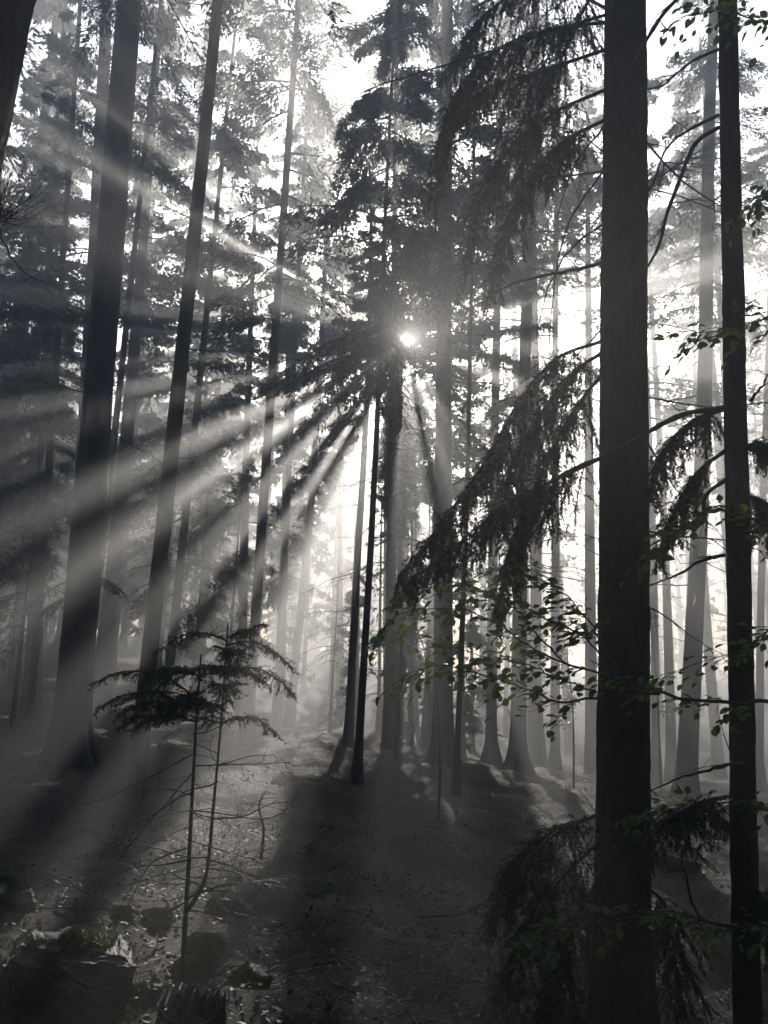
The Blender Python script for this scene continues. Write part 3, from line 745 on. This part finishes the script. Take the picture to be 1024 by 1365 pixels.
for pts, r0, n, single in [
    ([(1232, 965, 4.1), (1100, 945, 4.0), (1024, 935, 4.02), (975, 937, 4.05), (900, 930, 4.15), (858, 917, 4.2), (800, 898, 4.3), (740, 880, 4.35), (690, 850, 4.4), (640, 818, 4.45), (560, 810, 4.5), (512, 835, 4.5)], 0.013, 34, True),
    ([(880, 925, 4.18), (795, 931, 4.2), (740, 936, 4.25), (690, 913, 4.3), (650, 902, 4.3), (590, 888, 4.3), (540, 900, 4.3)], 0.008, 24, True),
    ([(760, 888, 4.33), (720, 850, 4.4), (690, 815, 4.45), (650, 790, 4.5), (600, 775, 4.5), (545, 785, 4.5)], 0.006, 17, True),
    ([(830, 905, 4.27), (800, 850, 4.4), (760, 800, 4.5), (715, 770, 4.55), (660, 760, 4.6)], 0.006, 34, False),
    ([(820, 900, 4.28), (780, 850, 4.35), (730, 825, 4.4), (680, 800, 4.45), (620, 800, 4.5)], 0.006, 26, False),
    ([(800, 925, 4.2), (750, 905, 4.25), (700, 885, 4.3), (640, 875, 4.35), (580, 860, 4.4)], 0.005, 22, False),
    ([(1231, 760, 4.1), (1100, 720, 4.2), (1024, 700, 4.2), (960, 680, 4.2), (900, 700, 4.2), (866, 735, 4.2)], 0.008, 26, False),
    ([(1228, 40, 4.15), (1100, 10, 4.2), (1024, 30, 4.2), (970, 15, 4.2), (905, 25, 4.2)], 0.007, 22, False),
    ([(1228, 260, 4.15), (1120, 235, 4.2), (1040, 245, 4.2), (1002, 275, 4.2)], 0.006, 18, False),
    ([(1228, 470, 4.15), (1100, 420, 4.2), (1024, 425, 4.2), (965, 440, 4.2), (914, 442, 4.2)], 0.007, 24, False),
    ([(1230, 1110, 4.1), (1100, 1085, 4.2), (1024, 1078, 4.3), (960, 1068, 4.6), (890, 1075, 4.7), (840, 1095, 4.7)], 0.008, 26, False),
    ([(1231, 840, 4.1), (1100, 830, 4.2), (1030, 835, 4.2), (1000, 860, 4.2), (880, 900, 4.3)], 0.006, 14, False),
    ([(1231, 1300, 4.0), (1100, 1260, 4.1), (960, 1230, 4.2), (860, 1215, 4.25), (760, 1220, 4.2), (690, 1260, 4.15)], 0.008, 30, False),
]:
    beech_branch(beech, bz, pxs(*pts), r0, n, single)

# small leafy beech saplings in the mist
def misty_sapling(px, py, Y, hpx, label, n=90, spread=0.5, leafy=True):
    b = at(px, py, Y); b[2] = float(ground(b[0], b[1])); H = hpx / F * Y
    root = thing('beech_sapling', b, label, 'sapling')
    line = np.array([[0, 0, -0.1], [0.03, 0, H * 0.4], [-0.02, 0.05, H * 0.75], [0.04, 0, H]])
    mb = MB(); mb.add(*tubes(smooth_line(line, 16), np.linspace(0.018, 0.004, 16), 6)); mb.build('trunk', M_DEAD, root, smooth=True)
    mb = MB()
    for q in range(16):
        z = rng.uniform(0.3, 1) * H; a = rng.uniform(0, 6.28); L = spread * rng.uniform(0.5, 1.2)
        y = np.linspace(0, 1, 6)[:, None]
        Q = np.array([0, 0, z]) + np.array([math.cos(a), math.sin(a), 0.25]) * L * y + np.array([0, 0, -0.2 * L]) * y ** 2
        mb.add(*tubes(Q, 0.005 * (1 - 0.8 * y[:, 0]), 3), 1)
        if leafy:
            m = n // 3; p = Q[rng.integers(1, 6, m)] + rng.normal(0, 0.05, (m, 3)); d = nrm(rng.normal(0, 1, (m, 3)) * [1, 1, 0.5]) * 0.075
            mb.add(*diamonds(p, d, nrm(np.cross(d, np.array([0, 0, 1.0]) + rng.normal(0, 0.4, (m, 3)))) * 0.02), 0)
    mb.build('crown', [M_LEAF, M_DEAD], root)
misty_sapling(766, 1090, 14, 230, 'thin leafy sapling in the pale mist beside the root mound spruce', spread=0.55)
misty_sapling(880, 1040, 16, 330, 'leafy misty sapling beside the pale trunk between the black trunks', spread=1.0, n=150)
misty_sapling(345, 1190, 7.2, 85, 'spindly bare seedling at the edge of the sunlit moss', leafy=False, spread=0.12)
misty_sapling(585, 1170, 9.5, 260, 'bare thin whip in front of the stout grey spruce', leafy=False, spread=0.18)
# young spruces in the understorey
for px, Y, H, rad, lab in [(528, 17.5, 3.6, 1.3, 'young misty spruce with hanging twigs near the slender dark spruce'),
                           (300, 21, 7.5, 1.2, 'slim young spruce with small crown inside the lit mist'),
                           (255, 23, 7.0, 1.3, 'slim young spruce nearer the leaning dark spruce inside the lit mist'),
                           (20, 15, 4.2, 1.6, 'low shaded spruce beside the thin poles'),
                           (440, 24, 5.0, 1.4, 'young spruce by the grey trunk behind the bright beam')]:
    b = at(px, 900, Y); b[2] = float(ground(b[0], b[1])); t = b + np.array([0.05 * H, 0, H])
    root = thing('young_spruce', b, lab, 'tree')
    trunk_mesh(b, [np.zeros(3), (t - b) * 0.5, t - b], 0.045, 0.01, 10, 12, 0.3, 0.2).build('trunk', M_BARK, root, smooth=True)
    spruce_crown(b, t, H * 0.35, rad, 34, 90, (0.16, 0.04), droop=0.7, hang=1.2).build('crown', [M_NEEDLE, M_BARK], root)

# ------------------------------------------------------------------ forked spruce sapling
sb = on_ground(243, 1312); YS = sb[1]
sap = thing('spruce_sapling', sb, 'forked young spruce with flat needle crown and bare lower twigs', 'sapling')
stemA = smooth_line([sb + [0, 0, -0.1]] + pxs((243, 1300, YS), (250, 1180, YS), (257, 1050, YS), (262, 960, YS), (268, 872, YS)), 30)
stemB = smooth_line(pxs((246, 1218, YS), (262, 1195, YS + .02), (276, 1160, YS + .05), (285, 1070, YS + .08), (295, 960, YS + .1), (304, 832, YS + .1)), 30)
for A, r in ((stemA, 0.017), (stemB, 0.014)):
    mb = MB(); mb.add(*tubes(A - sb, np.linspace(r, 0.004, 30), 9)); mb.build('stem', M_BARK, sap, smooth=True)
for A, lo in ((stemA, 23), (stemB, 23)):
    for q in range(12):
        p = A[rng.integers(lo, 30)] ; a = rng.uniform(0, 6.28); L = rng.uniform(0.22, 0.52) * (1.0 if abs(math.cos(a)) > 0.5 else 0.7)
        d = np.array([math.cos(a), math.sin(a), 0])
        bough(sap, sb, [p, p + d * L * 0.35 + [0, 0, 0.04], p + d * L * 0.7 + [0, 0, 0.03], p + d * L + [0, 0, -0.04]], r0=0.004, twig=0.15, n=14, hang=0.3, dens=420, ln=0.016, wd=0.0038, tert=3, spread=1.0, k=10)
for pts in (((262, 930, YS), (215, 900, YS - .1), (165, 895, YS - .15), (122, 912, YS - .2)), ((262, 950, YS), (215, 925, YS), (170, 925, YS), (130, 945, YS)),
            ((302, 860, YS + .1), (335, 855, YS), (365, 868, YS), (388, 890, YS)), ((300, 900, YS + .1), (340, 890, YS), (370, 905, YS - .1), (390, 925, YS - .1)), ((304, 850, YS + .1), (322, 842, YS + .1), (352, 832, YS + .1))):
    bough(sap, sb, pxs(*pts), r0=0.005, twig=0.17, n=22, hang=0.4, dens=420, ln=0.016, wd=0.003, tert=3, spread=1.0, k=12)
for A, z0 in ((stemA, 8), (stemB, 6)):
    for q in range(16):
        p = A[rng.integers(z0, 23)] - sb; a = rng.choice([0.2, math.pi - 0.2]) + rng.normal(0, 0.6)
        put_branch(sap, p, a, rng.uniform(-0.35, 0.3), rng.uniform(0.25, 0.62), thick=1.0)
for pts in (((252, 1130, YS), (200, 1150, YS), (180, 1185, YS), (165, 1215, YS - .1)), ((258, 1005, YS), (190, 1040, YS), (120, 1070, YS), (50, 1075, YS)), ((254, 1080, YS), (320, 1085, YS), (370, 1083, YS), (400, 1060, YS)),
            ((257, 1030, YS), (205, 1090, YS), (165, 1140, YS), (150, 1165, YS)), ((252, 1120, YS), (330, 1145, YS), (360, 1150, YS)), ((285, 1020, YS), (340, 1018, YS), (388, 1016, YS))):
    limb(sap, sb, pxs(*pts), 0.004, 0.0012, twigs=7, tl=0.16, k=14)

# ------------------------------------------------------------------ rocks
import bmesh
def rock_mesh(name, pts, subdiv=3, rough=0.02):
    bm = bmesh.new()
    for p in pts: bm.verts.new(p)
    bmesh.ops.convex_hull(bm, input=bm.verts)
    for v in [v for v in bm.verts if not v.link_faces]: bm.verts.remove(v)
    bmesh.ops.triangulate(bm, faces=bm.faces)
    for _ in range(subdiv):
        bmesh.ops.subdivide_edges(bm, edges=[e for e in bm.edges if e.calc_length() > 0.03], cuts=1, use_grid_fill=True)
        bmesh.ops.triangulate(bm, faces=bm.faces)
        for v in bm.verts:
            c = v.co; k = 9.0 / max(rough / 0.02, 0.3) ** 0.5
            n = math.sin(c.x * k + 3 * math.sin(c.z * k * 0.7)) + math.sin(c.y * k * 1.3 - c.z * k + 1) + random.gauss(0, 0.9)
            v.co += v.normal * rough * 0.33 * n
        rough *= 0.6
    bm.normal_update()
    me = bpy.data.meshes.new(name); bm.to_mesh(me); bm.free(); me.materials.append(M_ROCK)
    return me
def moss_on(o, parent, n, zmin, mask, ln=0.012):
    me = o.data
    P = np.array([p.center[:] for p in me.polygons]); N = np.array([p.normal[:] for p in me.polygons]); Ar = np.array([p.area for p in me.polygons])
    k = (N[:, 2] > zmin) & mask(P)
    if k.sum() == 0: return
    P, N, Ar = P[k], N[k], Ar[k]
    q = rng.choice(len(P), n, p=Ar / Ar.sum())
    r = np.sqrt(Ar[q])[:, None]
    p = P[q] + rng.normal(0, 0.6, (n, 3)) * r * [1, 1, 0.2]
    d = nrm(N[q] + rng.normal(0, 0.5, (n, 3))) * (ln * rng.uniform(0.5, 1.6, (n, 1)))
    s = nrm(np.cross(d, rng.normal(size=d.shape))) * 0.0022
    mb = MB(); mb.add(np.stack([p - s - N[q] * .003, p + s - N[q] * .003, p + d], 1), np.arange(3 * n).reshape(-1, 3))
    mb.build('moss', M_MOSS, parent, kind='stuff')
YB = 4.25
c0 = at(100, 1340, YB); c0[2] = float(ground(c0[0], c0[1]))
hull = pxs((10, 1262, 4.15), (45, 1240, 4.3), (108, 1238, 4.35), (140, 1245, 4.3), (168, 1264, 4.2), (196, 1272, 4.15), (172, 1312, 4.05), (150, 1350, 4.0), (118, 1385, 4.0), (20, 1385, 4.0), (-10, 1320, 4.1),
           (40, 1238, 4.7), (110, 1236, 4.75), (160, 1255, 4.7), (20, 1290, 4.8), (150, 1300, 4.8), (90, 1300, 4.9))
hull += [h + np.array([0, 0, -0.25]) for h in pxs((30, 1340, 4.7), (140, 1340, 4.7))]
me = rock_mesh('boulder', [(h - c0 - [0, 0, 0.035]) * rng.uniform(0.95, 1.04, 3) for h in hull], 5, 0.036)
bl = thing('boulder', c0, 'dark angular boulder with overhanging lip and green moss on top', 'rock')
st = obj('stone', me, bl)
a1, a2 = at(120, 1240, 4.4) - c0, at(60, 1262, 4.15) - c0
moss_on(st, bl, 9000, 0.35, lambda P: (np.hypot(P[:, 0] - a1[0], (P[:, 1] - a1[1]) * 0.6) < 0.13) | (np.hypot(P[:, 0] - a2[0], P[:, 1] - a2[1]) < 0.07) | (np.sin(P[:, 0] * 21) * np.sin(P[:, 1] * 17 + 1) > 0.55))
STONES = [(272, 1272, 0.11, 0.11, 'small dark stone right behind the stem of the forked sapling'), (252, 1302, 0.10, 0.08, 'round mossy stone at the foot of the forked sapling'),
          (192, 1328, 0.08, 0.06, 'bright mossy cobble below the lip of the boulder'), (330, 1312, 0.10, 0.07, 'low mossy stone at the edge of the sunlit leaves'),
          (208, 1228, 0.10, 0.06, 'mossy hump of stone behind the boulder'), (150, 1222, 0.09, 0.05, 'flat stone showing above the boulder'),
          (20, 1325, 0.14, 0.12, 'mossy stone leaning on the outer side of the boulder'), (75, 1352, 0.16, 0.09, 'green mossy stone in front of the boulder'),
          (6, 1205, 0.16, 0.17, 'dark upright block of stone behind the boulder'), (300, 1215, 0.13, 0.08, 'half buried stone beyond the forked sapling'), (130, 1352, 0.12, 0.07, 'small green stone under the boulder lip'),
          (235, 960, 0.3, 0.2, 'misty stone behind the leaning dark spruce'), (885, 1150, 0.4, 0.3, 'dim stone lying between the two near black trunks')]
for px, py, rw, rh, lab in STONES:
    p = on_ground(px, py); 
    pts = nrm(rng.normal(size=(26, 3))) * np.array([rw, rw * 0.85, rh]) * rng.uniform(0.8, 1.1, (26, 1)) + [0, 0, rh * 0.15]
    pts = pts * np.array([1.15, 1.1, 0.75]) * rng.uniform(0.8, 1.2, 3)
    root = thing('mossy_stone', p, lab, 'stone')
    st = obj('stone', rock_mesh('stone', pts, 3, 0.014), root)
    moss_on(st, root, 4500, 0.1, lambda P: np.sin(P[:, 0] * 31 + px) + np.sin(P[:, 1] * 27 + px) + P[:, 2] / rh > 0.1)

# ------------------------------------------------------------------ splintered stump
sp = at(256, 1372, 3.0); sp[2] = float(ground(sp[0], sp[1]))
zt = at(256, 1358, 3.0)[2] - sp[2]
stump = thing('broken_stump', sp, 'black broken stump with a crown of jagged splinters', 'stump')
trunk_mesh(sp, [np.zeros(3), np.array([0, 0, zt * 0.5]), np.array([0, 0, zt])], 0.125, 0.118, 40, 20, 0.3, 0.1, relief=0.03).build('body', M_BARK, stump, smooth=True)
mb = MB(); th = np.linspace(0, 6.283, 24, endpoint=False)
mb.add(np.vstack([np.stack([0.116 * np.cos(th), 0.116 * np.sin(th), np.full(24, zt - 0.01) + rng.normal(0, 0.008, 24)], 1), [[0, 0, zt - 0.04]]]), [(k, (k + 1) % 24, 24) for k in range(24)])
mb.build('broken_top', M_DEAD, stump)
for q in range(30):
    a = q / 30 * 6.283 + rng.normal(0, 0.08); r = rng.uniform(0.07, 0.118)
    L = rng.uniform(0.03, 0.095); lx = rng.normal(0.015, 0.02); ly = rng.normal(0, 0.012)
    z = np.array([-0.05, 0, 0.4 * L, 0.75 * L, L]); k = np.array([1, 1, 0.85, 0.5, 0.06]) * rng.uniform(0.010, 0.017)
    P = np.stack([r * math.cos(a) + lx * (z / L) ** 2 * (z > 0), r * math.sin(a) + ly * z / L * (z > 0), zt + z], 1)
    mb = MB(); mb.add(*tubes(P, k, 5)); mb.build('splinter', M_DEAD, stump)

# ------------------------------------------------------------------ litter, moss and sticks on the ground
def scatter(n, pw=1.0):
    y = 2.6 + 17 * rng.random(n) ** 1.9; x = (rng.random(n) * 2 - 1) * (0.52 * y + 0.6)
    return x, y
n = 38000
x, y = scatter(n)
p = np.stack([x, y, ground(x, y) + rng.uniform(0.004, 0.022, n)], 1)
d = nrm(np.stack([rng.normal(size=n), rng.normal(size=n), rng.normal(0, 0.30, n)], 1)) * rng.uniform(0.018, 0.05, n)[:, None]
wv = nrm(np.cross(d, np.array([0, 0, 1.0]) + rng.normal(0, 0.35, (n, 3)))) * rng.uniform(0.006, 0.015, n)[:, None]
mb = MB(); mb.add(*diamonds(p, d, wv)); o = mb.build('leaf_litter', M_LITTER, kind='stuff'); tag(o, 'brown fallen leaves scattered over the forest floor', 'leaf litter')
n = 110000
x, y = scatter(n)
mk = np.sin(1.9 * x + 0.7 * np.sin(1.3 * y)) * np.sin(1.6 * y + 0.5) + 0.5 * np.sin(4.1 * x + 2.2 * y) + rng.normal(0, 0.25, n)
k = mk > 0.25; x, y = x[k], y[k]; n = len(x)
p = np.stack([x, y, ground(x, y)], 1)
d = nrm(np.stack([rng.normal(0, 0.5, n), rng.normal(0, 0.5, n), np.ones(n)], 1)) * (rng.uniform(0.012, 0.05, n) * np.clip(mk[k], 0.3, 1.4))[:, None]
s = nrm(np.cross(d, rng.normal(size=(n, 3)))) * 0.0035
mb = MB(); mb.add(np.stack([p - s, p + s, p + d], 1), np.arange(3 * n).reshape(-1, 3)); o = mb.build('moss_carpet', M_MOSS, kind='stuff'); tag(o, 'patchy green moss and short grass on the forest floor', 'moss')
for px, py, a, L in [(300, 1255, 0.4, 0.35), (215, 1300, 2.6, 0.3), (360, 1300, 1.0, 0.4), (170, 1180, 0.2, 0.8), (420, 1180, 2.8, 0.9), (560, 1230, 0.3, 1.0), (480, 1300, 2.2, 0.5), (640, 1150, 0.6, 1.3), (270, 1340, 0.9, 0.3), (110, 1110, 2.7, 1.0)]:
    p = on_ground(px, py); o = obj('fallen_branch', DEAD[rng.integers(9)]); o.location = p + [0, 0, 0.02]
    o.rotation_euler = (rng.uniform(0, 6.28), rng.uniform(-0.1, 0.05), a); o.scale = (L, L, L)
    tag(o, 'dry fallen twig lying on the dim forest floor', 'twig', 'fallen twigs on the forest floor')

# needles and broken sticks strewn about
n = 2600
x, y = scatter(n); a = rng.uniform(0, 6.28, n); L = rng.uniform(0.04, 0.22, n)
p0 = np.stack([x, y, ground(x, y) + 0.008], 1); x1, y1 = x + np.cos(a) * L, y + np.sin(a) * L
p1 = np.stack([x1, y1, ground(x1, y1) + rng.uniform(0.006, 0.03, n)], 1); pm = (p0 + p1) / 2 + rng.normal(0, 0.008, (n, 3)) + [0, 0, 0.008]
mb = MB(); mb.add(*tubes(np.stack([p0, pm, p1], 1), np.stack([L * 0 + 0.0035, L * 0 + 0.003, L * 0 + 0.0015], 1), 3)); o = mb.build('twig_litter', M_DEAD, kind='stuff'); tag(o, 'small broken twigs strewn over the forest floor', 'twigs')
# tufts of grass and low herbs
V, n = [], 0
mb = MB()
for q in range(260):
    x, y = scatter(1); x, y = float(x[0]), float(y[0]); c = np.array([x, y, float(ground(x, y))]); m = rng.integers(10, 26)
    d = nrm(rng.normal(0, 0.55, (m, 3)) * [1, 1, 0] + [0, 0, 1]); L = rng.uniform(0.04, 0.13, (m, 1)); b = c + rng.normal(0, 0.025, (m, 3)) * [1, 1, 0]
    s_ = nrm(np.cross(d, rng.normal(size=(m, 3)))) * 0.003; tip = b + d * L + np.array([0, 0, -0.3]) * L * (1 - d[:, 2:3])
    mid = b + d * L * 0.55 + [0, 0, 0.006]
    mb.add(np.stack([b - s_, b + s_, mid + s_ * 0.8, tip, mid - s_ * 0.8], 1)[:, [0, 1, 2, 4]], np.arange(4 * m).reshape(-1, 4))
    mb.add(np.stack([mid - s_ * 0.8, mid + s_ * 0.8, tip], 1), np.arange(3 * m).reshape(-1, 3))
o = mb.build('grass_tufts', M_MOSS, kind='stuff'); tag(o, 'low grass tufts dotted over the dim forest floor', 'grass')
# ------------------------------------------------------------------ the air
mb = MB()
X0, X1, Y0, Y1, Z0, Z1 = -116, 116, -66, 121, float(GZ.min()) - 1.2, 24.5
v = [(x, y, z) for z in (Z0, Z1) for y in (Y0, Y1) for x in (X0, X1)]
mb.add(v, [(0, 2, 3, 1), (4, 5, 7, 6), (0, 1, 5, 4), (2, 6, 7, 3), (0, 4, 6, 2), (1, 3, 7, 5)])
mh = bpy.data.materials.new('mist'); mh.use_nodes = True
for n_ in list(mh.node_tree.nodes):
    if n_.type != 'OUTPUT_MATERIAL': mh.node_tree.nodes.remove(n_)
pv = mh.node_tree.nodes.new('ShaderNodeVolumePrincipled')
pv.inputs['Color'].default_value = (0.93, 0.94, 0.95, 1)
pv.inputs['Density'].default_value = HAZE
pv.inputs['Anisotropy'].default_value = HAZE_G
mh.node_tree.links.new(pv.outputs[0], mh.node_tree.nodes['Material Output'].inputs['Volume'])
hz = mb.build('haze', mh, kind='stuff')
hz['label'] = 'thin morning mist filling the forest'; hz['category'] = 'mist'
